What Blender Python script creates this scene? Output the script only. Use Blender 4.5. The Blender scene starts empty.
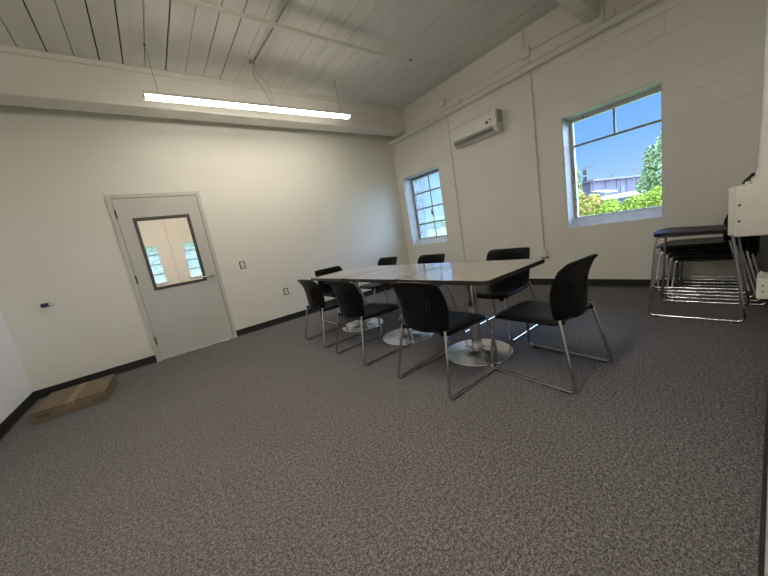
import bpy, bmesh, math, random
from mathutils import Vector, Matrix
random.seed(7)
SC = bpy.context.scene
COL = SC.collection
PI = math.pi

# ------------------------------------------------------------------ materials
def mat(name, color=(.8,.8,.8), rough=.5, metal=0., spec=.5, build=None):
    m = bpy.data.materials.new(name); m.use_nodes = True
    nt = m.node_tree; b = nt.nodes['Principled BSDF']
    b.inputs['Base Color'].default_value = (*color, 1)
    b.inputs['Roughness'].default_value = rough
    b.inputs['Metallic'].default_value = metal
    b.inputs['Specular IOR Level'].default_value = spec
    if build: build(nt, b)
    return m
def nd(nt, typ, **kw):
    n = nt.nodes.new(typ)
    for k, v in kw.items():
        if k in n.inputs: n.inputs[k].default_value = v
        else: setattr(n, k, v)
    return n
def noise_var(scale, c0, c1, lo=.35, hi=.65, detail=4, bump=0., bscale=None, bdist=.002, coord='Object', stretch=(1,1,1)):
    def f(nt, b):
        tc = nd(nt, 'ShaderNodeTexCoord'); mp = nd(nt, 'ShaderNodeMapping'); mp.inputs['Scale'].default_value = stretch
        nt.links.new(tc.outputs[coord], mp.inputs['Vector'])
        n = nd(nt, 'ShaderNodeTexNoise', Scale=scale, Detail=detail, Roughness=.6)
        nt.links.new(mp.outputs['Vector'], n.inputs['Vector'])
        r = nd(nt, 'ShaderNodeValToRGB')
        r.color_ramp.elements[0].position = lo; r.color_ramp.elements[0].color = (*c0, 1)
        r.color_ramp.elements[1].position = hi; r.color_ramp.elements[1].color = (*c1, 1)
        nt.links.new(n.outputs['Fac'], r.inputs['Fac']); nt.links.new(r.outputs['Color'], b.inputs['Base Color'])
        if bump:
            n2 = nd(nt, 'ShaderNodeTexNoise', Scale=bscale or scale, Detail=3.)
            nt.links.new(mp.outputs['Vector'], n2.inputs['Vector'])
            bp = nd(nt, 'ShaderNodeBump', Strength=bump, Distance=bdist)
            nt.links.new(n2.outputs['Fac'], bp.inputs['Height']); nt.links.new(bp.outputs['Normal'], b.inputs['Normal'])
    return f

def carpet_build(nt, b):
    tc = nd(nt, 'ShaderNodeTexCoord')
    n1 = nd(nt, 'ShaderNodeTexNoise', Scale=190., Detail=2., Roughness=.6)
    n2 = nd(nt, 'ShaderNodeTexNoise', Scale=2.2, Detail=3.)
    v = nd(nt, 'ShaderNodeTexVoronoi', Scale=120.)
    for n in (n1, n2, v): nt.links.new(tc.outputs['Object'], n.inputs['Vector'])
    r = nd(nt, 'ShaderNodeValToRGB')
    e = r.color_ramp.elements
    e[0].position = .43; e[0].color = (.070,.065,.064,1)
    e[1].position = .585; e[1].color = (.285,.266,.262,1)
    x = e.new(.5); x.color = (.152,.141,.139,1)
    n3 = nd(nt, 'ShaderNodeTexNoise', Scale=75., Detail=4., Roughness=.75); nt.links.new(tc.outputs['Object'], n3.inputs['Vector'])
    av = nd(nt, 'ShaderNodeMath', operation='MULTIPLY_ADD'); av.inputs[1].default_value = .5; nt.links.new(n3.outputs['Fac'], av.inputs[0])
    a2 = nd(nt, 'ShaderNodeMath', operation='MULTIPLY'); a2.inputs[1].default_value = .5; nt.links.new(n1.outputs['Fac'], a2.inputs[0]); nt.links.new(a2.outputs[0], av.inputs[2])
    nt.links.new(av.outputs[0], r.inputs['Fac'])
    mx = nd(nt, 'ShaderNodeMix', data_type='RGBA', blend_type='MULTIPLY')
    mx.inputs['Factor'].default_value = .35
    nt.links.new(r.outputs['Color'], mx.inputs['A']); nt.links.new(v.outputs['Color'], mx.inputs['B'])
    hsv = nd(nt, 'ShaderNodeHueSaturation', Saturation=0.)
    nt.links.new(v.outputs['Color'], hsv.inputs['Color']); nt.links.new(hsv.outputs['Color'], mx.inputs['B'])
    mr = nd(nt, 'ShaderNodeMapRange'); mr.inputs['To Min'].default_value = .9; mr.inputs['To Max'].default_value = 1.1
    nt.links.new(n2.outputs['Fac'], mr.inputs['Value'])
    m2 = nd(nt, 'ShaderNodeMix', data_type='RGBA', blend_type='MULTIPLY'); m2.inputs['Factor'].default_value = 1.
    nt.links.new(mx.outputs['Result'], m2.inputs['A']); nt.links.new(mr.outputs['Result'], m2.inputs['B'])
    nt.links.new(m2.outputs['Result'], b.inputs['Base Color'])
    bp = nd(nt, 'ShaderNodeBump', Strength=.3, Distance=.003)
    nt.links.new(n1.outputs['Fac'], bp.inputs['Height']); nt.links.new(bp.outputs['Normal'], b.inputs['Normal'])

def block_build(nt, b):     # painted board-formed block wall in the y,z plane
    tc = nd(nt, 'ShaderNodeTexCoord'); sp = nd(nt, 'ShaderNodeSeparateXYZ'); cb = nd(nt, 'ShaderNodeCombineXYZ')
    nt.links.new(tc.outputs['Object'], sp.inputs['Vector'])
    nt.links.new(sp.outputs['Y'], cb.inputs['X']); nt.links.new(sp.outputs['Z'], cb.inputs['Y'])
    br = nd(nt, 'ShaderNodeTexBrick', Scale=1.)
    br.inputs['Brick Width'].default_value = 4.3; br.inputs['Row Height'].default_value = .203
    br.inputs['Mortar Size'].default_value = .004; br.inputs['Mortar Smooth'].default_value = .6
    nt.links.new(cb.outputs['Vector'], br.inputs['Vector'])
    n1 = nd(nt, 'ShaderNodeTexNoise', Scale=1.6, Detail=5.); n2 = nd(nt, 'ShaderNodeTexNoise', Scale=14., Detail=5.)
    for n in (n1, n2): nt.links.new(tc.outputs['Object'], n.inputs['Vector'])
    # mortar lines survive only in places under the paint
    gate = nd(nt, 'ShaderNodeMapRange'); gate.inputs['From Min'].default_value = .47; gate.inputs['From Max'].default_value = .60; gate.inputs['To Max'].default_value = 1.
    nt.links.new(n1.outputs['Fac'], gate.inputs['Value'])
    mul = nd(nt, 'ShaderNodeMath', operation='MULTIPLY')
    nt.links.new(br.outputs['Fac'], mul.inputs[0]); nt.links.new(gate.outputs['Result'], mul.inputs[1])
    sub = nd(nt, 'ShaderNodeMath', operation='MULTIPLY_ADD'); sub.inputs[1].default_value = -1.
    nt.links.new(mul.outputs['Value'], sub.inputs[0])
    s2 = nd(nt, 'ShaderNodeMath', operation='MULTIPLY'); s2.inputs[1].default_value = .7
    nt.links.new(n2.outputs['Fac'], s2.inputs[0]); nt.links.new(s2.outputs['Value'], sub.inputs[2])
    bp = nd(nt, 'ShaderNodeBump', Strength=.7, Distance=.008)
    nt.links.new(sub.outputs['Value'], bp.inputs['Height']); nt.links.new(bp.outputs['Normal'], b.inputs['Normal'])
    r = nd(nt, 'ShaderNodeValToRGB')
    r.color_ramp.elements[0].position = .3; r.color_ramp.elements[0].color = (.74,.715,.665,1)
    r.color_ramp.elements[1].position = .7; r.color_ramp.elements[1].color = (.80,.775,.725,1)
    nt.links.new(n1.outputs['Fac'], r.inputs['Fac']); nt.links.new(r.outputs['Color'], b.inputs['Base Color'])

M = {}
M['wall']   = mat('painted_drywall', (.74,.715,.655), .55, build=noise_var(1.2, (.73,.705,.645), (.76,.735,.675), bump=.05, bscale=60))
M['wallw']  = mat('white_drywall', (.88,.87,.86), .55)
M['block']  = mat('painted_block', (.66,.63,.57), .55, build=block_build)
M['carpet'] = mat('carpet', rough=.95, spec=.1, build=carpet_build)
M['plank']  = mat('painted_planks', rough=.6, build=noise_var(1.5, (.62,.60,.56), (.70,.68,.64), bump=.1, bscale=25, stretch=(4,.6,4)))
M['gap']    = mat('plank_gap', (.02,.018,.016), .9)
M['beam']   = mat('painted_beam', rough=.55, build=noise_var(2., (.68,.655,.60), (.73,.705,.65), bump=.08, bscale=20))
M['base']   = mat('black_cove_base', (.012,.012,.013), .5)
M['door']   = mat('grey_door_paint', (.53,.515,.475), .42, build=noise_var(3., (.525,.51,.47), (.54,.525,.485)))
M['dframe'] = mat('grey_frame_paint', (.54,.52,.475), .42)
M['dark']   = mat('dark_metal', (.035,.033,.03), .45)
M['gasket'] = mat('vision_frame', (.07,.065,.055), .5)
M['chrome'] = mat('chrome', (.54,.54,.55), .18, 1.)
M['steel']  = mat('brushed_steel', rough=.24, metal=1., build=noise_var(8., (.66,.65,.63), (.78,.77,.75), stretch=(1,1,30)))
M['plast']  = mat('black_plastic', (.011,.011,.013), .40, 0., .14, build=noise_var(300., (.003,.003,.004), (.006,.006,.007), bump=.15, bscale=500, bdist=.0006))
M['rubber'] = mat('black_rubber', (.01,.01,.01), .8)
M['top']    = mat('laminate', rough=.08, spec=1., build=noise_var(60., (.33,.30,.255), (.385,.35,.30), stretch=(1,12,1)))
M['edge']   = mat('dark_edge_band', (.035,.028,.024), .4)
M['wpaint'] = mat('white_gloss_paint', (.78,.76,.70), .4, build=noise_var(9., (.74,.72,.655), (.80,.78,.72), bump=.2, bscale=30))
M['wintrim']= mat('white_window_paint', (.74,.75,.73), .5, build=noise_var(11., (.50,.50,.48), (.66,.67,.66), lo=.3, hi=.5, bump=.3, bscale=25))
M['sashl']  = mat('white_weathered_sash', (.5,.5,.48), .55, build=noise_var(16., (.22,.21,.19), (.66,.68,.66), lo=.28, hi=.45))
M['sash']   = mat('weathered_sash', (.30,.30,.28), .6, build=noise_var(25., (.16,.15,.13), (.42,.42,.40)))
M['acw']    = mat('ac_white', (.76,.75,.72), .4)
M['acg']    = mat('ac_grey', (.36,.355,.34), .5)
M['plate']  = mat('white_plate', (.72,.70,.64), .45)
M['kraft']  = mat('kraft_cardboard', rough=.85, spec=.2, build=noise_var(5., (.155,.118,.078), (.19,.145,.095), stretch=(1,10,1)))
M['tape']   = mat('packing_tape', (.19,.147,.097), .5)
M['ink']    = mat('faded_print', (.07,.05,.035), .8)
M['bluecap']= mat('blue_black_plastic', (.02,.022,.05), .4)
M['stain']  = mat('ceiling_stain', (.30,.28,.25), .8)
M['cable']  = mat('painted_cable', (.30,.285,.25), .6)
M['rcable'] = mat('painted_wall_cable', (.62,.595,.54), .6)
M['wcable'] = mat('white_cable', (.62,.60,.55), .6)

def emis(name, col, s):
    m = bpy.data.materials.new(name); m.use_nodes = True
    nt = m.node_tree; nt.nodes.clear()
    e = nd(nt, 'ShaderNodeEmission', Color=(*col,1), Strength=s); o = nd(nt, 'ShaderNodeOutputMaterial')
    nt.links.new(e.outputs[0], o.inputs[0]); return m
def glass(name, tint=(1,1,1), haze=0., hcol=(.8,.85,.9), ior=1.45):
    m = bpy.data.materials.new(name); m.use_nodes = True
    nt = m.node_tree; nt.nodes.clear()
    t = nd(nt, 'ShaderNodeBsdfTransparent', Color=(*tint,1)); g = nd(nt, 'ShaderNodeBsdfGlossy', Roughness=.02)
    fr = nd(nt, 'ShaderNodeFresnel', IOR=ior); mx = nd(nt, 'ShaderNodeMixShader'); o = nd(nt, 'ShaderNodeOutputMaterial')
    nt.links.new(fr.outputs[0], mx.inputs[0]); nt.links.new(t.outputs[0], mx.inputs[1]); nt.links.new(g.outputs[0], mx.inputs[2])
    last = mx
    if haze:
        tr = nd(nt, 'ShaderNodeBsdfTranslucent', Color=(*hcol,1)); m2 = nd(nt, 'ShaderNodeMixShader')
        tc = nd(nt, 'ShaderNodeTexCoord'); n = nd(nt, 'ShaderNodeTexNoise', Scale=18., Detail=5.)
        mr = nd(nt, 'ShaderNodeMapRange'); mr.inputs['From Min'].default_value = .35; mr.inputs['From Max'].default_value = .7
        mr.inputs['To Min'].default_value = haze*.5; mr.inputs['To Max'].default_value = haze*1.5
        nt.links.new(tc.outputs['Object'], n.inputs['Vector']); nt.links.new(n.outputs['Fac'], mr.inputs['Value'])
        nt.links.new(mr.outputs[0], m2.inputs[0]); nt.links.new(mx.outputs[0], m2.inputs[1]); nt.links.new(tr.outputs[0], m2.inputs[2])
        last = m2
    nt.links.new(last.outputs[0], o.inputs[0]); return m
E1, E2, E3, SKY, SUN, SIDE_FILL, TOP_FILL = 33., 60., 105., 1.13, 1.8, 12., 7.
M['led']   = emis('led_diffuser', (1., .93, .80), E1)
M['led4']  = emis('led_diffuser_near_bay', (1., .93, .80), E2)
M['led2']  = emis('led_diffuser_next_room', (1., .90, .76), E3)
M['glass'] = glass('clear_glass')
M['dirty'] = glass('dirty_glass', (.92,.96,.97), .11)
M['frost'] = glass('frosted_glass', (.95,.97,.97), .5, (.95,.90,.82))

# ------------------------------------------------------------------ mesh helpers
class MB:
    def __init__(s): s.bm = bmesh.new()
    def box(s, x0, x1, y0, y1, z0, z1, bev=0., seg=2):
        x0, x1 = sorted((x0, x1)); y0, y1 = sorted((y0, y1)); z0, z1 = sorted((z0, z1))
        t = bmesh.new()
        bmesh.ops.create_cube(t, size=1.)
        for v in t.verts:
            v.co = Vector(((x0+x1)/2+v.co.x*(x1-x0), (y0+y1)/2+v.co.y*(y1-y0), (z0+z1)/2+v.co.z*(z1-z0)))
        if bev: bmesh.ops.bevel(t, geom=t.edges[:], offset=bev, segments=seg, affect='EDGES', profile=.5)
        s.join(t); return s
    def join(s, t, mtx=None):
        if mtx: bmesh.ops.transform(t, matrix=mtx, verts=t.verts)
        me = bpy.data.meshes.new('tmp'); t.to_mesh(me); t.free(); s.bm.from_mesh(me); bpy.data.meshes.remove(me)
    def cyl(s, p, q, r, r2=None, seg=20):
        p, q = Vector(p), Vector(q); d = q-p
        t = bmesh.new()
        bmesh.ops.create_cone(t, cap_ends=True, segments=seg, radius1=r, radius2=r if r2 is None else r2, depth=d.length)
        mtx = Matrix.Translation((p+q)/2) @ d.to_track_quat('Z', 'Y').to_matrix().to_4x4()
        s.join(t, mtx); return s
    def lathe(s, prof, c=(0,0,0), seg=40):
        t = bmesh.new(); rings = []
        for r, z in prof:
            if r < 1e-6: rings.append([t.verts.new((c[0], c[1], c[2]+z))])
            else: rings.append([t.verts.new((c[0]+r*math.cos(2*PI*k/seg), c[1]+r*math.sin(2*PI*k/seg), c[2]+z)) for k in range(seg)])
        for a, b in zip(rings, rings[1:]):
            for k in range(seg):
                vs = [a[k % len(a)], a[(k+1) % len(a)], b[(k+1) % len(b)], b[k % len(b)]]
                u = []
                for v in vs:
                    if v not in u: u.append(v)
                if len(u) > 2: t.faces.new(u)
        bmesh.ops.recalc_face_normals(t, faces=t.faces)
        s.join(t); return s
    def prism(s, poly, axis, a, b, bev=0.):
        """poly: 2D outline in the two other axes (cyclic order), extruded along axis from a to b"""
        t = bmesh.new()
        def P(u, v, w):
            if axis == 0: return (w, u, v)
            if axis == 1: return (u, w, v)
            return (u, v, w)
        A = [t.verts.new(P(u, v, a)) for u, v in poly]; B = [t.verts.new(P(u, v, b)) for u, v in poly]
        n = len(poly)
        t.faces.new(A); t.faces.new(B[::-1])
        for i in range(n): t.faces.new((A[i], B[i], B[(i+1) % n], A[(i+1) % n]))
        bmesh.ops.recalc_face_normals(t, faces=t.faces)
        if bev: bmesh.ops.bevel(t, geom=t.edges[:], offset=bev, segments=2, affect='EDGES')
        s.join(t); return s
    def tube(s, pts, r, seg=12, caps=True):
        pts = [Vector(p) for p in pts]
        t = bmesh.new(); rings = []; up = None
        for i, p in enumerate(pts):
            d = (pts[min(i+1, len(pts)-1)]-pts[max(i-1, 0)]).normalized()
            if up is None:
                up = Vector((0,0,1)) if abs(d.z) < .9 else Vector((1,0,0))
            a = (up - d*up.dot(d)).normalized(); up = a; b = d.cross(a)
            rings.append([t.verts.new(p + (a*math.cos(2*PI*k/seg)+b*math.sin(2*PI*k/seg))*r) for k in range(seg)])
        for A, B in zip(rings, rings[1:]):
            for k in range(seg): t.faces.new((A[k], A[(k+1)%seg], B[(k+1)%seg], B[k]))
        if caps: t.faces.new(rings[0][::-1]); t.faces.new(rings[-1])
        bmesh.ops.recalc_face_normals(t, faces=t.faces)
        s.join(t); return s
    def build(s, name, m, parent=None, smooth=False, loc=None, kind=None):
        me = bpy.data.meshes.new(name); s.bm.to_mesh(me); s.bm.free()
        ms = m if isinstance(m, list) else [m]
        for x in ms: me.materials.append(x)
        if smooth:
            for p in me.polygons: p.use_smooth = True
            me.set_sharp_from_angle(angle=math.radians(40))
        o = bpy.data.objects.new(name, me); COL.objects.link(o)
        if parent: o.parent = parent
        if loc: o.location = loc
        if kind: o['kind'] = kind
        return o
def fillet(pts, r, n=5):
    pts = [Vector(p) for p in pts]; out = [pts[0]]
    for a, b, c in zip(pts, pts[1:], pts[2:]):
        u, v = (a-b).normalized(), (c-b).normalized()
        d = min(r, (a-b).length*.45, (c-b).length*.45)
        p, q = b+u*d, b+v*d
        for k in range(n+1):
            t = k/n; out.append(p*(1-t)**2 + b*2*t*(1-t) + q*t*t)
    out.append(pts[-1]); return out
def tag(o, label=None, cat=None, group=None, kind=None):
    if label: o['label'] = label
    if cat: o['category'] = cat
    if group: o['group'] = group
    if kind: o['kind'] = kind
    return o
def thing(name, label, cat, loc=(0,0,0), rz=0., group=None, kind=None):
    o = bpy.data.objects.new(name, None); COL.objects.link(o)
    o.empty_display_size = .1
    o.location = loc; o.rotation_euler = (0,0,rz)
    return tag(o, label, cat, group, kind)
def dup(root, loc, rz, label, group=None):
    r = root.copy(); COL.objects.link(r); r.location = loc; r.rotation_euler = (0,0,rz); r['label'] = label
    if group: r['group'] = group
    for ch in list(root.children):
        c = ch.copy(); COL.objects.link(c); c.parent = r
        for g in list(ch.children):
            d = g.copy(); COL.objects.link(d); d.parent = c
    return r
def grid_wall(name, axis, pos, thick, us, zs, holes, m, parent=None):
    """wall in plane axis=pos with thickness, cut lines us (other horizontal axis) and zs, holes = list of (u0,u1,z0,z1)"""
    us, zs = sorted(us), sorted(zs); bm = bmesh.new(); cache = {}
    def V(i, k, s):
        if (i,k,s) not in cache:
            w = pos + (thick if s else 0)
            cache[(i,k,s)] = bm.verts.new((w, us[i], zs[k]) if axis == 0 else (us[i], w, zs[k]))
        return cache[(i,k,s)]
    def solid(i, k):
        if not (0 <= i < len(us)-1 and 0 <= k < len(zs)-1): return False
        cu, cz = (us[i]+us[i+1])/2, (zs[k]+zs[k+1])/2
        return not any(a < cu < b and c < cz < d for a, b, c, d in holes)
    for i in range(len(us)-1):
        for k in range(len(zs)-1):
            if not solid(i, k): continue
            for s in (0, 1): bm.faces.new((V(i,k,s), V(i+1,k,s), V(i+1,k+1,s), V(i,k+1,s)))
            if not solid(i-1, k): bm.faces.new((V(i,k,0), V(i,k+1,0), V(i,k+1,1), V(i,k,1)))
            if not solid(i+1, k): bm.faces.new((V(i+1,k,0), V(i+1,k+1,0), V(i+1,k+1,1), V(i+1,k,1)))
            if not solid(i, k-1): bm.faces.new((V(i,k,0), V(i+1,k,0), V(i+1,k,1), V(i,k,1)))
            if not solid(i, k+1): bm.faces.new((V(i,k+1,0), V(i+1,k+1,0), V(i+1,k+1,1), V(i,k+1,1)))
    bmesh.ops.recalc_face_normals(bm, faces=bm.faces)
    x = MB(); x.bm.free(); x.bm = bm
    return x.build(name, m, parent, kind='structure')

# ------------------------------------------------------------------ room dimensions (metres)
H = 3.488                       # underside of the plank ceiling
XL = -5.92                      # left wall
YD = -5.049                     # wall on the right of the picture
XD = -3.95                      # where that wall stops: the room runs deeper beyond it
YB = -6.6
DX0, DX1, DH = -4.798, -3.782, 2.1965           # door frame outside
W1 = (-4.2725, -3.293, .8145, 2.238)            # y0,y1,z0,z1 big window
W2 = (-1.182, -.184, .8165, 2.246)
TH = .36                        # thickness of the block wall
AY = 5.2                        # far wall of the next room

# floor / ceiling
MB().box(XL-.3, TH, YB-.3, .10, -.2, 0).build('floor', M['carpet'], kind='structure')
pl = MB()
x = -.1231; k = 0
heavy = {-4.854:.010, -5.062:.007, -4.66:.006, -4.458:.011, -4.263:.012, -4.074:.005, -3.873:.014, -3.673:.004, -3.48:.008, -3.27:.010}
edges = [0.2]
while x > XL-.3: edges.append(x); x -= .1975
edges.append(XL-.3)
gaps = []
for e in edges:
    g = random.choice((.0025,.003,.004,.005))
    for q, w in heavy.items():
        if abs(q-e) < .08: g = w
    gaps.append(g)
for i in range(len(edges)-1):
    a = edges[i]-gaps[i]/2; b = edges[i+1]+gaps[i+1]/2
    dz = random.uniform(0, .003)
    pl.box(b, a, YB-.3, .1, H+dz, H+.03, .0015, 1)
ceil = pl.build('ceiling', M['plank'], kind='structure')
MB().box(XL-.3, .36, YB-.3, .12, H+.031, H+.2).build('roof_deck', M['gap'], kind='structure', parent=ceil)

# walls
grid_wall('wall_back', 1, 0, .12, [XL-.3, DX0+.02, DX1-.02, .36], [0, DH-.02, H+.03], [(DX0+.02, DX1-.02, -1, DH-.02)], M['wall'])
grid_wall('wall_right', 0, 0, TH, [YB-.3, W1[0], W1[1], W2[0], W2[1], AY+.3], [-.3, W1[2], W2[2], W1[3], W2[3], H+.03],
          [W1, W2], M['block'])
MB().box(XL-.2, XL, YB-.2, 0, 0, H+.03).build('wall_left', M['wallw'], kind='structure')
MB().box(XD, 0, YD-.18, YD, 0, H+.03).build('wall_front', M['wpaint'], kind='structure')
MB().box(XD, XD+.12, YB, YD-.18, 0, H+.03).build('wall_front_return', M['wallw'], kind='structure')
MB().box(XL, XD+.12, YB-.2, YB, 0, H+.03).build('wall_front_recess', M['wallw'], kind='structure')

# baseboards
def cove(mb, axis, pos, sgn, a, b):
    prof = [(0, 0), (.019, 0), (.012, .006), (.008, .016), (.006, .098), (.004, .102), (0, .102)]
    poly = [(pos+sgn*u, v) for u, v in prof]
    mb.prism(poly, axis, a, b)
m = MB()
cove(m, 0, 0, -1, XL, DX0); 
m.build('baseboard_back', M['base'], kind='structure')
m = MB(); cove(m, 0, 0, -1, DX1, 0); m.build('baseboard_back_long', M['base'], kind='structure')
m = MB(); cove(m, 1, 0, -1, YD, 0); m.build('baseboard_right', M['base'], kind='structure')
m = MB(); cove(m, 1, XL, 1, YB, 0); m.build('baseboard_left', M['base'], kind='structure')
MB().box(XD, 0, YD, YD+.011, 0, .10, .002, 1).build('baseboard_front', M['base'], kind='structure')

# beams
b = MB(); b.box(XL, 0, -.50, -.24, 3.062, H, .004, 1); b.box(XL, 0, -.53, -.5, 3.435, H+.001, .003, 1); b.box(XL, 0, -.507, -.5, 3.062, 3.10, .003, 1)
tag(b.build('trim_1', M['beam']), kind='structure')
b = MB(); b.box(XL, 0, -3.755, -3.615, 3.13, H, .006, 1)
tag(b.build('trim_2', M['beam']), kind='structure')

# ------------------------------------------------------------------ door
d = thing('door_1', 'grey steel door with a large glass lite in a grey frame', 'door', (0,0,0), kind='structure')
f = MB()
for a, c in ((DX0, DX0+.05), (DX1-.05, DX1)):
    f.box(a, c, -.022, .13, 0, DH, .003, 1)
f.box(DX0+.05, DX1-.05, -.022, .13, DH-.05, DH, .003, 1)
f.box(DX0+.05, DX0+.065, .03, .05, 0, DH-.05); f.box(DX1-.065, DX1-.05, .03, .05, 0, DH-.05); f.box(DX0+.05, DX1-.05, .03, .05, DH-.065, DH-.05)
f.build('door_frame', M['dframe'], d)
gx0, gx1, gz0, gz1 = -4.60, -3.975, .943, 1.895
s = grid_wall('door_leaf', 1, -.016, .044, [DX0+.054, gx0+.02, gx1-.02, DX1-.054], [.012, gz0+.02, gz1-.02, DH-.054],
              [(gx0+.02, gx1-.02, gz0+.02, gz1-.02)], M['door'], d)
del s['kind']
g = MB()
for y0, y1 in ((-.026, -.016), (.028, .038)):
    g.box(gx0, gx0+.036, y0, y1, gz0, gz1, .003, 1); g.box(gx1-.036, gx1, y0, y1, gz0, gz1, .003, 1)
    g.box(gx0+.036, gx1-.036, y0, y1, gz0, gz0+.036, .003, 1); g.box(gx0+.036, gx1-.036, y0, y1, gz1-.036, gz1, .003, 1)
vf = g.build('vision_frame', M['gasket'], d)
MB().box(gx0+.02, gx1-.02, .002, .008, gz0+.02, gz1-.02).build('door_glass', M['glass'], vf)
for z in (1.954, 1.125, .286):
    h = MB(); h.cyl((DX0+.052, -.027, z-.055), (DX0+.052, -.027, z+.055), .008, seg=10); h.box(DX0+.046, DX0+.058, -.024, -.016, z-.055, z+.055)
    h.build('hinge', M['dark'], d)
h = MB(); h.cyl((-3.895, -.016, 1.0), (-3.895, -.028, 1.0), .031, seg=24); h.cyl((-3.895, -.028, 1.0), (-3.895, -.066, 1.0), .011, seg=14)
hp = h.build('handle_rose', M['chrome'], d, smooth=True)
h = MB(); h.tube(fillet([(-3.895, -.066, 1.0), (-3.93, -.070, 1.003), (-4.04, -.066, 1.003), (-4.055, -.05, 1.003)], .02), .0095, 10)
h.build('lever', M['chrome'], hp, smooth=True)
MB().box(DX0+.06, DX1-.06, -.03, .1, 0, .011, .002, 1).build('threshold', M['steel'], d)

# ------------------------------------------------------------------ windows in the block wall
def window(name, W, vbars, hbars, pane, label, sash, rail):
    y0, y1, z0, z1 = W
    w = thing(name, label, 'window', (0,0,0), kind='structure')
    t = MB()   # sloped sill that fills the bottom of the opening + painted head and jamb liner
    t.prism([(0.002, z0-.002), (.30, z0-.002), (.30, z0+.116), (.235, z0+.114), (.002, z0+.004)], 1, y0+.001, y1-.001)
    t.build('window_sill', M['wintrim'], w)
    t = MB()
    t.box(.006, .23, y1-.012, y1-.001, z0+.02, z1-.001); t.box(.006, .23, y0+.001, y0+.012, z0+.02, z1-.001); t.box(.006, .23, y0+.012, y1-.012, z1-.012, z1-.001)
    t.build('reveal_liner', M['wintrim'], w)
    a = .045; fx0, fx1 = .23, .29
    t = MB()
    t.box(fx0, fx1, y0, y0+a, z0+.08, z1, .004, 1); t.box(fx0, fx1, y1-a, y1, z0+.08, z1, .004, 1)
    t.box(fx0, fx1, y0+a, y1-a, z1-a-.015, z1, .004, 1); t.box(fx0, fx1, y0+a, y1-a, z0+.08, z0+.11+rail, .004, 1)
    fr = t.build('window_frame', sash, w)
    t = MB()
    for y, zA, zB in vbars: t.box(.245, .272, y-.011, y+.011, zA, zB, .003, 1)
    for z in hbars: t.box(.243, .274, y0+a, y1-a, z-.012, z+.012, .003, 1)
    t.build('glazing_bar', M['sash'], fr)
    MB().box(.256, .260, y0+a-.01, y1-a+.01, z0+.1, z1-a).build('window_pane', pane, fr)
    return w
w1 = window('window_1', W1, [(-3.79, 1.88, 2.18)], [1.878], M['glass'], 'large window with one small upper bar, view of bushes', M['sashl'], .012)
w2 = window('window_2', W2, [(-.683, .9, 2.2)], [1.245, 1.565, 1.885], M['dirty'], 'narrow-looking steel window with small hazy panes near the corner', M['sash'], .02)
q = MB(); q.box(.225,.25,-.70,-.66,1.40,1.46,.004,1); q.box(.20,.225,-.69,-.675,1.42,1.50,.003,1)
q.build('window_latch', M['dark'], [c for c in w2.children if c.name.startswith('window_frame')][0])
# dark paint chips on the sill of the large window
q = MB()
for k in range(16):
    yy = -3.42 - .022*k - random.uniform(0,.012)
    if k in (5, 6): continue
    xx = .10+random.uniform(-.03,.03); zz = .8145+.004+(xx-.002)*.395
    q.prism([(yy, 0), (yy-.018, .004), (yy-.012, .012), (yy-.002, .009)], 0, 0, .0) if False else q.box(xx, xx+random.uniform(.004,.012), yy-random.uniform(.006,.018), yy, zz-.003, zz+.004)
q.build('chipped_paint', M['dark'], w1)

# ------------------------------------------------------------------ next room, seen through the door glass
hi = H
M['nwall'] = mat('beige_wall', (.74,.67,.55), .6)
NW = [(-4.86, -4.262, .88, 1.94), (-3.735, -3.13, .88, 1.94)]
grid_wall('wall_next_room_far', 1, AY, .25, [-8, NW[0][0], NW[0][1], NW[1][0], NW[1][1], .1], [0, .88, 1.94, H+.03], NW, M['nwall'])
MB().box(-8.1, -8, .12, AY, 0, H+.03).build('wall_next_room_left', M['nwall'], kind='structure')
MB().box(-8.1, .1, .10, AY+.2, -.2, 0).build('floor_next_room', M['carpet'], kind='structure')
MB().box(-8.1, .1, .12, AY+.2, H+.03, H+.2).build('ceiling_next_room', M['plank'], kind='structure')
for i, (a, b_, z0, z1) in enumerate(NW):
    w = thing('window_%d' % (i+3), 'four-pane white window in the next room, %s one in the door glass' % ('left' if i == 0 else 'right'), 'window', (0,0,0), kind='structure')
    t = MB()
    t.box(a, a+.035, AY-.01, AY+.1, z0, z1); t.box(b_-.035, b_, AY-.01, AY+.1, z0, z1); t.box(a, b_, AY-.01, AY+.1, z1-.035, z1); t.box(a, b_, AY-.03, AY+.1, z0, z0+.035)
    fr = t.build('window_frame', M['plate'], w)
    t = MB()
    for k in (1, 2, 3):
        z = z0+(z1-z0)*k/4; t.box(a+.03, b_-.03, AY+.03, AY+.055, z-.012, z+.012)
    t.build('glazing_bar', M['sash'], fr)
    MB().box(a+.03, b_-.03, AY+.04, AY+.044, z0+.03, z1-.03).build('window_pane', M['frost'], fr)
tag(MB().cyl((-3.985, AY-.012, 0), (-3.985, AY-.012, 3.4), .011, seg=10).build('wall_conduit', M['rcable']), 'thin beige conduit between two windows, seen through the door glass', 'conduit')

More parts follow.
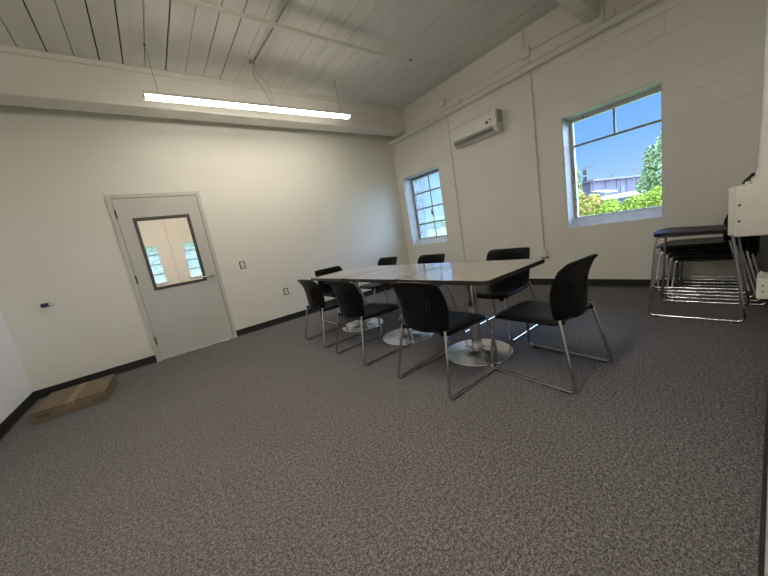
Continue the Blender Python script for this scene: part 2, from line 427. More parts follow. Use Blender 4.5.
# ------------------------------------------------------------------ linear lights
def linear_light(name, label, loc, L, tilt, matl, drop):
    t = thing(name, label, 'ceiling light', loc)
    t.rotation_euler = (0, tilt, 0)
    b = MB(); b.prism([(-.05,.008), (.05,.008), (.05,.03), (.03,.046), (-.03,.046), (-.05,.03)], 0, -L/2, L/2); b.build('housing', M['acw'], t)
    b = MB(); b.prism([(-.048,.008), (.048,.008), (.046,-.010), (.03,-.018), (-.03,-.018), (-.046,-.010)], 0, -L/2+.012, L/2-.012); b.build('diffuser', matl, t)
    for s in (-1, 1):
        MB().box(s*L/2, s*(L/2-.012), -.052, .052, -.02, .047, .003, 1).build('end_cap', M['acw'], t)
    for s in (-1, 1):
        xx = s*(L/2-.14); zz = drop - math.sin(-tilt)*xx
        b = MB(); b.cyl((xx, 0, .044), (xx, 0, zz), .0022, seg=6); b.cyl((xx, 0, zz-.012), (xx, 0, zz), .009, seg=12)
        b.build('suspension_wire', M['dark'], t)
    return t
lt = linear_light('linear_light', 'long white linear LED lamp hanging on wires in front of the beam', (-2.935, -.975, 2.985), 2.545, -.0145, M['led'], H-2.985)
b = MB(); b.tube(fillet([(.10, 0, .044), (.02, -.05, .20), (-.08, -.03, .36), (-.06, -.08, .49)], .08), .0035, 8)
b.tube(fillet([(.12, 0, .044), (.09, -.05, .25), (-.04, -.05, .40), (-.05, -.10, .49)], .08), .003, 8)
b.build('power_cord', M['cable'], lt, smooth=True)
lt2 = linear_light('linear_light', 'second linear LED lamp hanging in the near bay beside the upper beam', (-4.57, -4.0, 3.0), 2.545, 0, M['led4'], H-3.0)
lt3 = linear_light('linear_light', 'linear LED lamp in the next room beyond the door', (-4.0, 2.9, 3.0), 2.545, 0, M['led2'], H-3.0)

# ------------------------------------------------------------------ pipes, cables, boxes
t = thing('sprinkler_pipe', 'thin white pipe under the plank ceiling ending in a sprinkler head', 'pipe', (-1.09, -1.87, 3.40))
b = MB(); b.cyl((-4.83+.02, 0, 0), (0, 0, 0), .021, seg=16); b.cyl((-.05, 0, 0), (.005, 0, 0), .027, seg=16); b.build('pipe', M['beam'], t, smooth=True)
b = MB(); b.cyl((-.008, 0, 0), (-.008, 0, .035), .014, seg=12); b.cyl((-.008, 0, .035), (-.008, 0, .05), .008, seg=8); b.cyl((-.008,0,.05), (-.008,0,.054), .016, seg=12)
b.build('sprinkler_head', M['dark'], t)
for xx in (-.53, -2.6):
    b = MB(); b.cyl((xx, 0, .02), (xx, 0, .088), .004, seg=8); b.cyl((xx-.012, 0, 0), (xx+.012, 0, 0), .026, seg=16); b.cyl((xx, 0, .082), (xx, 0, .088), .02, seg=12)
    b.build('hanger', M['beam'], t)

t = thing('heating_pipe', 'thick white pipe running along the top of the block wall', 'pipe', (-.065, 0, 2.985))
b = MB(); b.cyl((0, -.02, 0), (0, YD+.01, 0), .043, seg=20); b.build('pipe', M['beam'], t, smooth=True)
for yy in (-.06, -1.85, -3.9):
    b = MB(); b.box(-.012, .012, yy-.012, yy+.012, .03, .10 if yy < -.1 else .07); b.cyl((0, yy-.015, 0), (0, yy+.015, 0), .047, seg=20)
    b.box(.0, .062, yy-.012, yy+.012, .045, .06); b.build('bracket', M['beam'], t)

def jbox(y, z, label):
    o = MB().box(-.05, 0, y-.055, y+.055, z-.055, z+.055, .006, 2).build('junction_box', M['wpaint']); tag(o, label, 'junction box', 'junction boxes above the wall pipe')
jbox(-1.475, 3.185, 'small painted junction box above the air conditioner')
jbox(-2.925, 3.185, 'small painted junction box in line with the taller wall cable')
def conduit(y, z0, z1, r, label, top=None):
    b = MB(); pts = [(-.012, y, z0), (-.012, y, z1)]
    b.cyl(pts[0], pts[1], r, seg=8)
    tag(b.build('wall_cable', M['rcable']), label, 'cable', 'cables running down the block wall')
conduit(-1.525, .104, 3.135, .006, 'thin vertical cable on the wall between the small window and the air conditioner')
conduit(-2.9625, .545, 3.135, .008, 'thin vertical cable from the ceiling down to a white outlet box')
tag(MB().cyl((-.015, -2.90, 3.236), (-.015, -2.90, H), .012, seg=8).build('conduit_stub', M['beam']), 'short vertical conduit from junction box up to the planks', 'conduit')
b = MB(); b.tube([(-.012, -1.53, 3.185), (-.012, -2.2, 3.165), (-.012, -2.87, 3.17)], .006, 6)
tag(b.build('wall_cable', M['rcable']), 'horizontal cable linking two junction boxes above the wall pipe', 'cable')
b = MB(); b.tube([(-.012, -2.98, 3.19), (-.012, -3.3, 3.185), (-.012, -3.6, 3.165)], .009, 6)
tag(b.build('wall_cable', M['rcable']), 'horizontal cable from junction box to the end of the short beam', 'cable')
tag(MB().cyl((-.02, -3.80, 3.04), (-.02, -3.80, H), .010, seg=8).build('conduit_stub', M['beam']), 'short vertical conduit beside the end of the upper beam', 'conduit')

t = thing('outlet_box', 'small white outlet box at the foot of the wall cable behind the table', 'outlet', (0, -2.966, .49))
MB().box(-.05, 0, -.045, .045, -.055, .055, .005, 2).build('box', M['plate'], t)
MB().box(-.056, -.05, -.035, .035, -.045, .045, .002, 1).build('cover_plate', M['wpaint'], t)
b = MB(); b.box(-.048, -.002, -.06, .05, -.066, -.056, .002, 1); b.build('lower_edge', M['dark'], t)

def bare_outlet(x, z, label):
    t = thing('wall_outlet', label, 'outlet', (x, 0, z), group='outlets without cover plates')
    MB().box(-.042, .042, -.004, 0, -.058, .058, .002, 1).build('open_box', M['dark'], t)
    b = MB(); b.box(-.026, .026, -.008, -.003, -.046, .046, .002, 1); ro = b.build('receptacle', M['plate'], t)
    for zz in (-.02, .02):
        b = MB(); b.box(-.010, -.006, -.0095, -.008, zz-.006, zz+.008); b.box(.006, .010, -.0095, -.008, zz-.006, zz+.008); b.build('slot', M['dark'], ro)
bare_outlet(-3.454, 1.067, 'uncovered outlet on the wall just right of the grey door handle')
bare_outlet(-2.886, .50, 'uncovered outlet low on the wall left of the chairs')
t = thing('cable_fitting', 'small dark fitting poking out of the wall left of the grey door', 'fitting', (-5.582, 0, 1.019))
b = MB(); b.box(-.045, .02, -.03, .003, -.018, .022, .005, 2); b.build('cap', M['bluecap'], t)
b = MB(); b.cyl((.02, -.018, .0), (.055, -.032, -.014), .012, seg=10); b.cyl((.028, -.015, .012), (.045, -.02, .016), .006, seg=8); b.build('white_tip', M['plate'], t)['label'] = 'white tip'

# cables along the ceiling planks
b = MB()
b.tube([(-2.945, YB+.02, 3.475), (-2.95, -3.0, 3.474), (-2.955, -2.1, 3.472), (-2.98, -1.5, 3.470), (-3.005, -1.03, 3.474)], .010, 8)
o = b.build('ceiling_cable', M['cable'], smooth=True); tag(o, 'darker of two cables clipped to the planks, ending above the lamp', 'cable')
b = MB()
b.tube([(-3.03, YB+.02, 3.475), (-3.03, -2.4, 3.474), (-3.02, -1.9, 3.472), (-3.04, -1.5, 3.45), (-3.03, -1.25, 3.455), (-3.02, -1.06, 3.474)], .006, 8)
o = b.build('ceiling_cable', M['wcable'], smooth=True); tag(o, 'thinner pale cable sagging from the planks above the lamp', 'cable')
b = MB(); b.box(-3.05, -2.99, -1.08, -1.03, 3.462, 3.487, .004, 1)
tag(b.build('cable_clamp', M['cable']), 'little clamp on the planks where the cables meet', 'clamp')

# ------------------------------------------------------------------ air conditioner
t = thing('air_conditioner', 'white wall-mounted air conditioner between the two windows', 'air conditioner', (0, -2.105, 2.508))
prof = [(0, .155), (-.17, .155), (-.19, .148), (-.205, .125), (-.212, .02), (-.212, -.06), (-.20, -.085), (-.155, -.135), (-.13, -.15), (0, -.15)]
prof = [(u*.87, v) for u, v in prof]
b = MB(); b.prism(prof, 1, -.405, .405, .004); b.build('body', M['acw'], t)
b = MB(); b.prism([(-.1845, -.062), (-.188, -.058), (-.178, -.090), (-.139, -.138), (-.135, -.135), (-.174, -.085)], 1, -.34, .378); b.build('louver', M['acg'], t)
b = MB(); b.prism([(-.1735, -.095), (-.177, -.097), (-.168, -.107), (-.1645, -.105)], 1, -.32, .365); b.build('outlet_slot', M['dark'], t)
b = MB(); b.box(-.188, -.184, -.09+.10, -.13+.10+.01, -.005, .004, .0008, 1); b.build('maker_mark', M['acg'], t)
b = MB(); b.cyl((-.184, -.255, .012), (-.1875, -.255, .012), .022, seg=20); b.build('round_sticker', M['dark'], t)
b = MB(); b.box(-.187, -.184, -.335, -.285, -.01, .045, .001, 1); st = b.build('energy_sticker', M['plate'], t)
b = MB(); b.box(-.188, -.187, -.33, -.29, .028, .042); b.box(-.188, -.187, -.33, -.322, -.004, .026); b.build('sticker_print', M['gasket'], st)
b = MB(); b.box(-.13, -.02, -.4095, -.4045, -.03, .14, .001, 1); b.build('side_grille', M['acg'], t)

# ------------------------------------------------------------------ cardboard box
t = thing('cardboard_box', 'long flat brown cardboard box on the carpet in the left corner', 'box', (-5.462, -.672, 0), -.045)
hx, hy, hz = .263, .306, .106
b = MB(); b.box(-hx, hx, -hy, hy, .001, hz, .003, 2); b.build('carton', M['kraft'], t)
b = MB(); b.box(-.03, .03, -hy-.0012, hy+.0012, hz-.0005, hz+.0012); b.box(-.03, .03, -hy-.0014, -hy+.001, .055, hz+.001); b.box(-.03, .03, hy-.001, hy+.0014, .055, hz+.001)
b.build('tape', M['tape'], t)
b = MB(); b.box(-hx+.004, -.035, -hy-.0016, -hy+.002, hz-.005, hz-.002); b.box(.035, hx-.004, -hy-.0016, -hy+.002, hz-.005, hz-.002); b.build('flap_seam', M['ink'], t)
for a, c, z0, z1 in ((-.225,-.195,.045,.07), (-.185,-.14,.055,.072), (-.185,-.15,.042,.050), (.16,.235,.028,.036), (.16,.22,.042,.048)):
    MB().box(a, c, -hy-.0012, -hy+.001, z0, z1).build('printed_mark', M['ink'], t)

# ------------------------------------------------------------------ white fixtures on the wall at the right edge
t = thing('wall_enclosure', 'white painted metal enclosure with a pipe at the right edge', 'enclosure', (-1.5, YD, 0))
z0, z1, dy = .735, 1.068, .208
b = MB(); b.box(.0, .30, 0, dy-.028, z0, z1, .012, 3); b.build('casing', M['wpaint'], t, smooth=True)
b = MB(); b.box(.012, .29, dy-.03, dy, z0+.012, z1-.004, .010, 3); b.box(.004, .30, dy-.012, dy+.002, z1-.055, z1-.03, .004, 2); b.build('side_flange', M['wpaint'], t, smooth=True)
for z in (.838, .943):
    b = MB(); b.cyl((-.001, dy-.05, z), (.004, dy-.05, z), .0075, seg=12); b.build('bolt', M['dark'], t)
b = MB(); b.lathe([(0, 0), (.062, 0), (.062, .03), (.048, .04), (.047, .07), (.040, .10), (.034, .34), (.030, .60), (.030, 2.2), (0, 2.2)], (.06, .052, z1-.005), 24)
b.build('riser_pipe', M['wpaint'], t, smooth=True)
b = MB(); b.box(.02, .06, .115, .14, z1-.004, z1+.02, .006, 2); b.build('lug', M['wpaint'], t)
t = thing('wall_bracket', 'small white bracket low at the right edge, below the larger enclosure', 'bracket', (-1.5, YD, 0))
b = MB(); b.box(0, .22, 0, .076, .312, .452, .012, 3); b.build('casing', M['wpaint'], t, smooth=True)
b = MB(); b.box(.01, .21, .05, .066, .444, .462, .006, 2); b.build('lip', M['wpaint'], t, smooth=True)
for z in (.365, .405):
    b = MB(); b.cyl((-.001, .048, z), (.004, .048, z), .005, seg=10); b.build('bolt', M['dark'], t)

# ------------------------------------------------------------------ tables
def rrect(hx, hy, r, n=6):
    pts = []
    for sx, sy, a0 in ((1,1,0), (-1,1,PI/2), (-1,-1,PI), (1,-1,3*PI/2)):
        for k in range(n+1):
            a = a0+PI/2*k/n; pts.append((sx*(hx-r)+r*math.cos(a), sy*(hy-r)+r*math.sin(a)))
    return pts
TZ = .745
def make_table():
    t = thing('pedestal_table', '', 'table', (0,0,0), group='pedestal tables pushed together in a row')
    hx, hy = .42, .455
    b = MB(); b.prism(rrect(hx-.008, hy-.008, .040), 2, TZ-.004, TZ); b.build('tabletop', M['top'], t)
    b = MB(); b.prism(rrect(hx, hy, .046), 2, TZ-.032, TZ-.0006, .002); b.build('edge_band', M['edge'], t)
    b = MB(); b.box(-.25, .25, -.03, .03, TZ-.052, TZ-.032, .003, 1); b.box(-.03, .03, -.25, .25, TZ-.052, TZ-.032, .003, 1); b.cyl((0,0,TZ-.06), (0,0,TZ-.045), .07, seg=24); b.build('support_spider', M['dark'], t)
    b = MB(); b.cyl((0,0,.012), (0,0,TZ-.05), .046, seg=32); b.build('column', M['steel'], t, smooth=True)
    b = MB(); b.lathe([(0,.001), (.286,.001), (.289,.005), (.287,.010), (.20,.015), (.058,.022), (.050,.028), (0,.028)], seg=64); b.build('base_plate', M['steel'], t, smooth=True)
    return t
tb = make_table()
tys = [-3.462, -2.543, -1.622]
tb.location = (-2.505, tys[0], 0); tb['label'] = 'pedestal table at the near end of the row, its corner by the lone head chair'
dup(tb, (-2.505, tys[1], 0), 0, 'middle pedestal table of the row of three')
dup(tb, (-2.505, tys[2], 0), 0, 'pedestal table at the far end of the row, nearest the grey door')

# ------------------------------------------------------------------ chairs
def shell(grid, skip, thick, name, m, parent):
    """grid[j][i] of points -> solid shell; skip(i,j) cells are open"""
    bm = bmesh.new(); vs = [[bm.verts.new(p) for p in row] for row in grid]
    for j in range(len(grid)-1):
        for i in range(len(grid[0])-1):
            if not skip(i, j): bm.faces.new((vs[j][i], vs[j][i+1], vs[j+1][i+1], vs[j+1][i]))
    bmesh.ops.recalc_face_normals(bm, faces=bm.faces)
    bmesh.ops.solidify(bm, geom=bm.faces[:], thickness=thick)
    loose = [v for v in bm.verts if not v.link_faces]
    bmesh.ops.delete(bm, geom=loose, context='VERTS')
    x = MB(); x.bm.free(); x.bm = bm
    return x.build(name, m, parent, smooth=True)
def make_chair(name, cat, up=0.):
    t = thing(name, '', cat)
    Zs = .442+up
    # seat
    vs = [0,.06,.14,.24,.36,.5,.64,.76,.85,.91,.96,1.]; us = [-1.02,-1,-.97,-.9,-.78,-.6,-.4,-.2,0,.2,.4,.6,.78,.9,.97,1,1.02]
    g = []
    for v in vs:
        hw = .212+.018*min(1, v*1.6)
        if v > .9: hw -= .05*((v-.9)/.1)**2
        if v < .1: hw -= .02*(1-v/.1)
        row = []
        for u in us:
            y = -.235+(.510 if up else .535)*v + (.0 if v < .9 else -.02*abs(u)**3)
            z = Zs - .014*(1-u*u)*math.sin(PI*min(1, v*1.05)) - .010*abs(u)**6
            if v > .82: z -= (.012 if up else .030)*((v-.82)/.18)**2
            if v < .12: z += .014*(1-v/.12)**2
            if abs(u) > .99: z -= .008 if abs(u) < 1.01 else .024
            if up: z += .05*y
            row.append((max(-1.004, min(1.004, u))*hw, y, z))
        g.append(row)
    shell(g, lambda i, j: False, .011, 'seat', M['plast'], t)
    # backrest with two fans of three slots
    slots = []
    base_u = [-1,-.985,-.95,-.88,-.8,-.7,-.6]
    cu = []
    for s in (-1, 1):
        for c in (.27, .38, .49): slots.append((s*c-.018, s*c+.018)); cu += [s*c-.018, s*c+.018]
    us = sorted(base_u+[-x for x in base_u]+cu+[-.15,0,.15])
    vs = [0,.05,.12,.2,.28,.36,.42,.48,.54,.60,.68,.76,.84,.90,.94,.97,.99,1.]
    g = []
    for v in vs:
        hw = (.212 + .026*math.sin(PI/2*min(1, v/.5))) if v < .5 else .238 - .010*((v-.5)/.5)**2
        if v > .9: hw -= .004*((v-.9)/.1)**2
        if v < .1: hw -= .012*(1-v/.1)**2
        row = []
        for u in us:
            c = .062 - .072*max(0, (v-.45)/.55)**1.6
            y = -.236-.006*v*v + c*u*u
            if v > .88: y -= .012*((v-.88)/.12)**2
            z = (Zs-.012)+(.395 if up else .365)*v
            if up: y -= .035*v
            if v > .9: z -= .012*abs(u)**11*((v-.9)/.1)
            if v < .2: z += .018*abs(u)**3*(1-v/.2)
            lean = (v-.5)*.02*(1 if u > 0 else -1)
            row.append((u*hw + (lean*.4 if .2 < abs(u) < .6 else 0), y, z))
        g.append(row)
    def skip(i, j):
        a, b2 = (us[i]+us[i+1])/2, (vs[j]+vs[j+1])/2
        return .37 < b2 < .67 and any(p < a < q for p, q in slots)
    shell(g, skip, .010, 'backrest', M['plast'], t)
    r = .0105
    for s in (-1, 1):
        pts = [(s*.214, -.212, Zs+.01), (s*.264, -.308, .0125), (s*.264, .302, .0125), (s*.210, .270, Zs-.034), (s*.186, -.20, Zs-.030)]
        if up: pts = [(s*.214, -.205, Zs+.01), (s*.256, -.288, .0125), (s*.256, .282, .0125), (s*.210, .235, Zs-.030), (s*.186, -.20, Zs-.034)]
        b = MB(); b.tube(fillet(pts, .038), r, 12)
        sf = b.build('side_frame', M['chrome'], t, smooth=True)
        for yy in (-.245, .240):
            b = MB(); b.box(s*.264-.011 if not up else s*.256-.011, s*.264+.011 if not up else s*.256+.011, yy-.028, yy+.028, .0005, .009, .003, 1)
            b.build('foot_glide', M['rubber'], sf)
    for yy in (.17, -.16):
        b = MB(); b.tube([(-.19, yy, Zs-.032), (.19, yy, Zs-.032)], .0085, 10); b.build('crossbar', M['chrome'], t, smooth=True)
    if up:
        zz = .27; k = (zz/(Zs-.03)); yy = .282-.047*k; hw = .256-.04*k
        b = MB(); b.tube(fillet([(-hw, yy, zz), (-hw+.02, yy+.012, zz), (hw-.02, yy+.012, zz), (hw, yy, zz)], .02), .010, 10); b.build('footrest', M['chrome'], t, smooth=True)
    return t
ch = make_chair('sled_base_chair', 'chair')
G1 = 'black shell chairs around the tables'
place = [   # x, y, rz, label
 (-2.945, -3.497, -PI/2, 'black chair seen from behind at the near table, slots visible in its backrest'),
 (-2.965, -2.515, -PI/2, 'black chair seen from behind at the middle table'),
 (-2.945, -1.680, -PI/2, 'black chair seen from behind at the far table'),
 (-2.474, -4.046, -.080, 'black chair pulled out alone at the near end of the tables, seat facing them'),
 (-1.905, -3.345, PI/2, 'black chair across the near table, backrest below the wall outlet box'),
 (-1.905, -2.265, PI/2, 'black chair across the middle table, backrest in front of the small window corner'),
 (-1.835, -1.250, PI/2, 'black chair across the far table, backrest showing just before the room corner'),
 (-2.420, -1.005, PI, 'black chair at the far end of the tables, its backrest catching blue light'),
]
for i, (x, y, rz, lab) in enumerate(place):
    if i == 0:
        ch.location = (x, y, 0); ch.rotation_euler = (0,0,rz); tag(ch, lab, group=G1)
    else: dup(ch, (x, y, 0), rz, lab, G1)
names = ['lowest of the stacked black chairs by the wall, its runners on the carpet',
         'second chair from the floor in the black stack behind the tall chair',
         'middle chair of the five in the black stack behind the tall chair',
         'fourth chair from the floor in the black stack behind the tall chair',
         'topmost chair of the black stack, its seat just under the tall chair seat']
for k in range(5):
    dup(ch, (-.298, -4.712+.033*k, .033*k), 0, names[k], 'stacked black chairs')
hc = make_chair('tall_sled_chair', 'chair', .31)
hc.location = (-.830, -4.628, 0); hc.rotation_euler = (0,0,0.0)
tag(hc, 'tall black chair on long chrome legs in front of the chair stack')

# ------------------------------------------------------------------ outdoors
M['grass'] = mat('lawn', rough=.9, spec=.05, build=noise_var(.5, (.16,.21,.025), (.27,.31,.05), detail=6))
M['asph']  = mat('pale_paving', (.42,.41,.39), .9)
M['wh']    = mat('warehouse_wall', rough=.8, spec=.1, build=noise_var(.4, (.085,.076,.084), (.11,.098,.108), stretch=(1,1,.1)))
M['whr']   = mat('warehouse_roof', (.16,.14,.145), .7, spec=.1)
M['whd']   = mat('warehouse_opening', (.06,.06,.065), .6)
M['pole']  = mat('weathered_pole', (.16,.13,.11), .8)
M['bark']  = mat('bark', (.12,.085,.06), .9)
def leafmat(name, c0, c1, c2):
    def f(nt, b):
        oi = nd(nt, 'ShaderNodeNewGeometry'); r = nd(nt, 'ShaderNodeValToRGB')
        e = r.color_ramp.elements; e[0].color = (*c0,1); e[1].color = (*c2,1); x = e.new(.5); x.color = (*c1,1)
        nt.links.new(oi.outputs['Random Per Island'], r.inputs['Fac']); nt.links.new(r.outputs['Color'], b.inputs['Base Color'])
        b.inputs['Subsurface Weight'].default_value = 0.
    return mat(name, c1, .7, spec=.1, build=f)
M['lf_y'] = leafmat('leaves_yellow_red', (.20,.24,.02), (.42,.38,.05), (.55,.27,.12))
M['lf_g'] = leafmat('leaves_bright_green', (.12,.18,.012), (.27,.33,.03), (.44,.46,.06))
M['lf_d'] = leafmat('leaves_tree', (.15,.21,.07), (.30,.36,.16), (.46,.50,.27))
o = MB().box(TH, 160, -90, 120, -.5, -.3).build('ground_outside', M['grass'], kind='structure')
MB().box(-60, TH, AY+.25, 120, -.5, -.3).build('ground_beyond', M['grass'], kind='structure')
MB().box(34, 110, -30, 19, -.3, -.28).build('pavement_outside', M['asph'], kind='structure')
def leaves(n, blobs, size, rnd):
    verts, faces = [], []
    for k in range(n):
        c, r = rnd.choices(blobs, weights=[b[1][0]*b[1][2] for b in blobs])[0]
        v = Vector((rnd.gauss(0,1), rnd.gauss(0,1), rnd.gauss(0,1))).normalized()*(rnd.uniform(.55,1.)**.5)
        p = Vector((c[0]+v.x*r[0], c[1]+v.y*r[1], c[2]+v.z*r[2]))
        if p.z < -.28: p.z = -.28+rnd.random()*.1
        nrm = (v+Vector((rnd.gauss(0,.6), rnd.gauss(0,.6), rnd.gauss(0,.6)))).normalized()
        a = nrm.orthogonal().normalized(); b = nrm.cross(a); th = rnd.uniform(0, 6.28)
        a, b = a*math.cos(th)+b*math.sin(th), b*math.cos(th)-a*math.sin(th)
        s = size*rnd.uniform(.6,1.3); i = len(verts)
        verts += [p-a*s, p+b*s*.45, p+a*s, p-b*s*.45]; faces.append((i,i+1,i+2,i+3))
    return verts, faces
def plant(name, cat, label, loc, blobs, n, size, m, trunk=None, group=None, seed=1):
    rnd = random.Random(seed)
    t = thing(name, label, cat, loc, group=group)
    v, f_ = leaves(n, blobs, size, rnd)
    me = bpy.data.meshes.new('foliage'); me.from_pydata(v, [], f_); me.materials.append(m)
    o = bpy.data.objects.new('foliage', me); COL.objects.link(o); o.parent = t
    b = MB()
    if trunk:
        b.cyl((0,0,0), (0,0,trunk[0]), trunk[1], trunk[1]*.6, 10)
        for c, r in blobs[:4]: b.cyl((0,0,trunk[0]*.7), (c[0],c[1],c[2]), trunk[1]*.4, trunk[1]*.15, 6)
        b.build('trunk', M['bark'], t)
    else:
        for k in range(5):
            a = rnd.uniform(0, 6.28); b.cyl((0,0,0), (math.cos(a)*.25, math.sin(a)*.25, .7), .02, .008, 6)
        b.build('stem', M['bark'], t)
GZ = -.3
def bush(x, y, rx, ry, top, m, label, seed):
    hh = top-GZ
    bl = [((0,0,hh*.5), (rx, ry, hh*.5)), ((rx*.2, ry*.45, hh*.55), (rx*.6, ry*.5, hh*.38)), ((-rx*.2, -ry*.45, hh*.5), (rx*.6, ry*.5, hh*.40))]
    plant('shrub', 'shrub', label, (x, y, GZ), bl, 4200, .055, m, group='shrubs outside the large window', seed=seed)
bush(8.2, -.55, .7, .42, 1.58, M['lf_y'], 'tallest yellow and reddish shrub at the left of the large window', 1)
bush(8.0, -1.12, .6, .38, 1.36, M['lf_y'], 'yellow-green shrub second from the left in the large window', 2)
bush(7.8, -1.66, .6, .40, 1.10, M['lf_g'], 'lowest green shrub in the middle of the large window', 3)
bush(8.1, -2.25, .7, .42, 1.10, M['lf_g'], 'bright green shrub right of the middle in the large window', 4)
bush(8.0, -2.85, .7, .50, 1.22, M['lf_g'], 'bright green shrub at the right side of the large window', 5)
# big tree on the right, a smaller one on the left, hedge-like trees far to the left
plant('tree', 'tree', 'tall pale green tree at the right of the large window', (20.5, -1.15, GZ),
      [((0,0,2.3), (1.15,1.25,1.5)), ((0,.45,3.3), (.8,.75,.8)), ((0,-.4,3.9), (1.0,1.0,1.0)), ((0,1.0,1.7), (.7,.55,.9)), ((0,.9,2.5), (.5,.4,.6)), ((0,-.8,2.8), (1.,1.,1.6))], 8000, .12, M['lf_d'], (1.6,.16), seed=11)
plant('tree', 'tree', 'slim dark green tree at the left edge of the large window', (22, 4.35, GZ),
      [((0,0,2.2), (.6,.40,1.3)), ((0,0,3.3), (.45,.30,.9)), ((0,0,1.3), (.6,.45,.9))], 3500, .09, M['lf_d'], (1.6,.1), seed=12)
for k, (x, y, s) in enumerate(((95, 40, 5.5), (100, 60, 6.5), (92, 80, 6.), (110, 105, 7.))):
    plant('tree', 'tree', ['far tree nearest the warehouse beyond the lawn', 'second far tree from the warehouse beyond the lawn', 'third far tree from the warehouse beyond the lawn', 'farthest tree beyond the lawn from the warehouse'][k],
          (x, y, GZ), [((0,0,s*.5), (s*.7,s*.9,s*.45)), ((0,s*.3,s*.7), (s*.4,s*.5,s*.3))], 1500, .5, M['lf_d'], (s*.4,.3), group='far trees beyond the lawn', seed=20+k)
# warehouse
t = thing('warehouse', 'long pale warehouse with a low roof beyond the shrubs', 'building', (60, 15.4, GZ), -.07)
b = MB(); b.box(0, 34, -.0, 9, 0, 4.6); b.build('wall', M['wh'], t)
b = MB(); b.prism([(-.6, 4.6), (9.6, 4.6), (9.6, 4.9), (4.5, 5.6), (-.6, 4.9)], 0, -.4, 34.4); b.build('roof', M['whr'], t)
for a, c, z0, z1 in ((5.2, 7.0, 0, 3.0), (13.5, 15.5, .3, 3.2)):
    b = MB(); b.box(a, c, -.08, .02, z0, z1); b.build('door', M['whd'], t)
for k in range(6):
    b = MB(); b.box(1.2+k*5.2, 1.35+k*5.2, -.12, .02, 0, 4.6); b.build('downpipe', M['whr'], t)
b = MB(); b.prism([(-2.6, 2.2), (0, 2.8), (0, 2.9), (-2.6, 2.35)], 0, .2, 4.2); b.build('awning', M['plate'], t)
t = thing('shed', 'low white shed roof in front of the warehouse', 'building', (40, 7.2, GZ), -.5)
b = MB(); b.box(0, 8, 0, 3.5, 0, 1.1); b.build('wall', M['wh'], t)
b = MB(); b.prism([(-.3, 1.1), (3.8, 1.5), (3.8, 1.6), (-.3, 1.2)], 0, -.3, 8.3); b.build('roof', M['plate'], t)
for k, (x, y, h, lab) in enumerate(((58, 11.7, 5.2, 'wooden utility pole left of the middle of the warehouse'), (50, 7.0, 4.9, 'wooden utility pole close to the tall pale tree'), (52, 12.4, 4.7, 'thin pole in front of the left end of the warehouse'))):
    t = thing('utility_pole', lab, 'pole', (x, y, GZ), group='poles near the warehouse')
    MB().cyl((0,0,0), (0,0,h), .07, .05, 8).build('post', M['pole'], t)
    MB().box(-.03, .03, -.26, .26, h-.42, h-.35).build('crossarm', M['pole'], t)
t = thing('traffic_signal', 'dark two-headed traffic signal on an arm at the left of the large window', 'traffic light', (30, 6.30, GZ))
MB().cyl((0,1.2,0), (0,1.2,4.6), .07, seg=10).build('post', M['pole'], t)
b = MB(); b.tube([(0,1.2,4.3), (0,.4,4.45), (0,-.7,4.55)], .04, 8); b.build('arm', M['pole'], t)
for z in (3.46, 4.10):
    b = MB(); b.box(-.10, .10, -.17, .17, z-.23, z+.23, .06, 3); hd = b.build('signal_head', M['dark'], t)
    MB().cyl((-.10,0,z), (-.13,0,z), .11, seg=16).build('lens', M['gasket'], hd)
MB().cyl((0,0,3.4), (0,0,4.5), .025, seg=8).build('drop_rod', M['pole'], t)

# ------------------------------------------------------------------ light: sky, sun, portals
w = bpy.data.worlds.new('World'); SC.world = w; w.use_nodes = True
nt = w.node_tree; bg = nt.nodes['Background']
# bright sky patch added out of view, right of the windows, to light the room
geo = nd(nt, 'ShaderNodeTexCoord'); dt = nd(nt, 'ShaderNodeVectorMath', operation='DOT_PRODUCT')
dt.inputs[1].default_value = Vector((.48, -.74, .47)).normalized()
nrm = nd(nt, 'ShaderNodeVectorMath', operation='NORMALIZE')
nt.links.new(geo.outputs['Generated'], nrm.inputs[0]); nt.links.new(nrm.outputs[0], dt.inputs[0])
mr = nd(nt, 'ShaderNodeMapRange', interpolation_type='SMOOTHSTEP')
mr.inputs['From Min'].default_value = .55; mr.inputs['From Max'].default_value = .85; mr.inputs['To Max'].default_value = 1.
nt.links.new(dt.outputs['Value'], mr.inputs['Value'])
sz = nd(nt, 'ShaderNodeSeparateXYZ'); nt.links.new(nrm.outputs[0], sz.inputs[0])
rp = nd(nt, 'ShaderNodeValToRGB'); e = rp.color_ramp.elements
e[0].position = 0.; e[0].color = (.42,.64,.90,1); e[1].position = .45; e[1].color = (.13,.36,.92,1)
for p_, c_ in ((.06, (.33,.58,.92)), (.13, (.22,.50,.95)), (.22, (.165,.42,.95))):
    x = e.new(p_); x.color = (*c_,1)
nt.links.new(sz.outputs['Z'], rp.inputs['Fac']); nt.links.new(rp.outputs['Color'], bg.inputs['Color'])
bg.inputs['Strength'].default_value = SKY
hi_ = nd(nt, 'ShaderNodeMapRange', interpolation_type='SMOOTHSTEP')      # extra blue fill added above the visible sky, brightens sills and floor
hi_.inputs['From Min'].default_value = .38; hi_.inputs['From Max'].default_value = .62; hi_.inputs['To Max'].default_value = TOP_FILL
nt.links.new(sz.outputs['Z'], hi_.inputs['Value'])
bg2 = nd(nt, 'ShaderNodeBackground', Color=(.64,.86,1.32,1)); 
st = nd(nt, 'ShaderNodeMath', operation='MULTIPLY'); st.inputs[1].default_value = SIDE_FILL
nt.links.new(mr.outputs['Result'], st.inputs[0]); nt.links.new(st.outputs[0], bg2.inputs['Strength'])
bg3 = nd(nt, 'ShaderNodeBackground', Color=(.42,.74,1.5,1)); nt.links.new(hi_.outputs['Result'], bg3.inputs['Strength'])
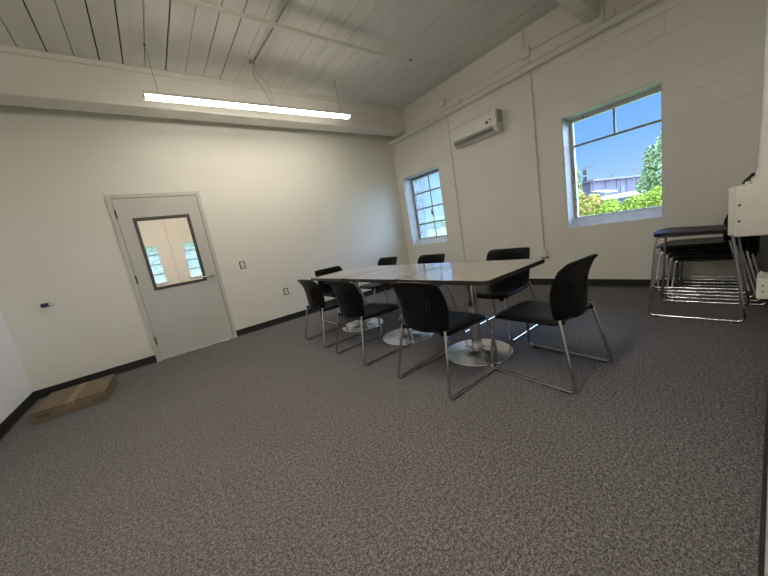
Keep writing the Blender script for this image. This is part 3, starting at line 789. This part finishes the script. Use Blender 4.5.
add = nd(nt, 'ShaderNodeAddShader'); out = nt.nodes['World Output']
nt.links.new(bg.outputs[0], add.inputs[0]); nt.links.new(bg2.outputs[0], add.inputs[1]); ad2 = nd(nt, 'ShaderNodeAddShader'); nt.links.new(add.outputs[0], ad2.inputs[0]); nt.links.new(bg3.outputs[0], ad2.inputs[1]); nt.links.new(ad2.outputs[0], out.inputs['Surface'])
sun = bpy.data.lights.new('sun', 'SUN'); sun.energy = SUN; sun.angle = .009; sun.color = (1,.95,.87)
so = bpy.data.objects.new('sun', sun); COL.objects.link(so)
so.rotation_euler = Vector((.62, .30, -.78)).to_track_quat('-Z', 'Y').to_euler()
def portal(W, x):
    l = bpy.data.lights.new('window_portal', 'AREA'); l.shape = 'RECTANGLE'; l.size = W[3]-W[2]; l.size_y = W[1]-W[0]
    l.cycles.is_portal = True
    o = bpy.data.objects.new('window_portal', l); COL.objects.link(o)
    o.location = (x, (W[0]+W[1])/2, (W[2]+W[3])/2); o.rotation_euler = (0, PI/2, 0)
portal(W1, .33); portal(W2, .33)

# ------------------------------------------------------------------ camera
yaw, pitch, roll = .9304, -.1704, -.1712
cy, sy, cp, sp = math.cos(yaw), math.sin(yaw), math.cos(pitch), math.sin(pitch)
fw = Vector((cy*cp, sy*cp, sp)); r0 = Vector((sy, -cy, 0)); u0 = r0.cross(fw)
c, s = math.cos(roll), math.sin(roll)
R_ = r0*c+u0*s; U_ = -r0*s+u0*c
cam = bpy.data.cameras.new('camera'); co = bpy.data.objects.new('camera', cam); COL.objects.link(co)
cam.sensor_width = 36; cam.sensor_fit = 'HORIZONTAL'; cam.lens = 300.0443/768*36; cam.clip_start = .004; cam.clip_end = 400
co.matrix_world = Matrix(((R_.x, U_.x, -fw.x, -4.5833), (R_.y, U_.y, -fw.y, -5.0359), (R_.z, U_.z, -fw.z, 1.1415), (0,0,0,1)))
SC.camera = co
vs_ = SC.view_settings; vs_.view_transform = 'Standard'; vs_.look = 'None'; vs_.gamma = 1; vs_.use_curve_mapping = False
vs_.exposure = 0.
SC.cycles.max_bounces = 10; SC.cycles.diffuse_bounces = 6; SC.cycles.transparent_max_bounces = 12
SC.cycles.sample_clamp_indirect = 6.
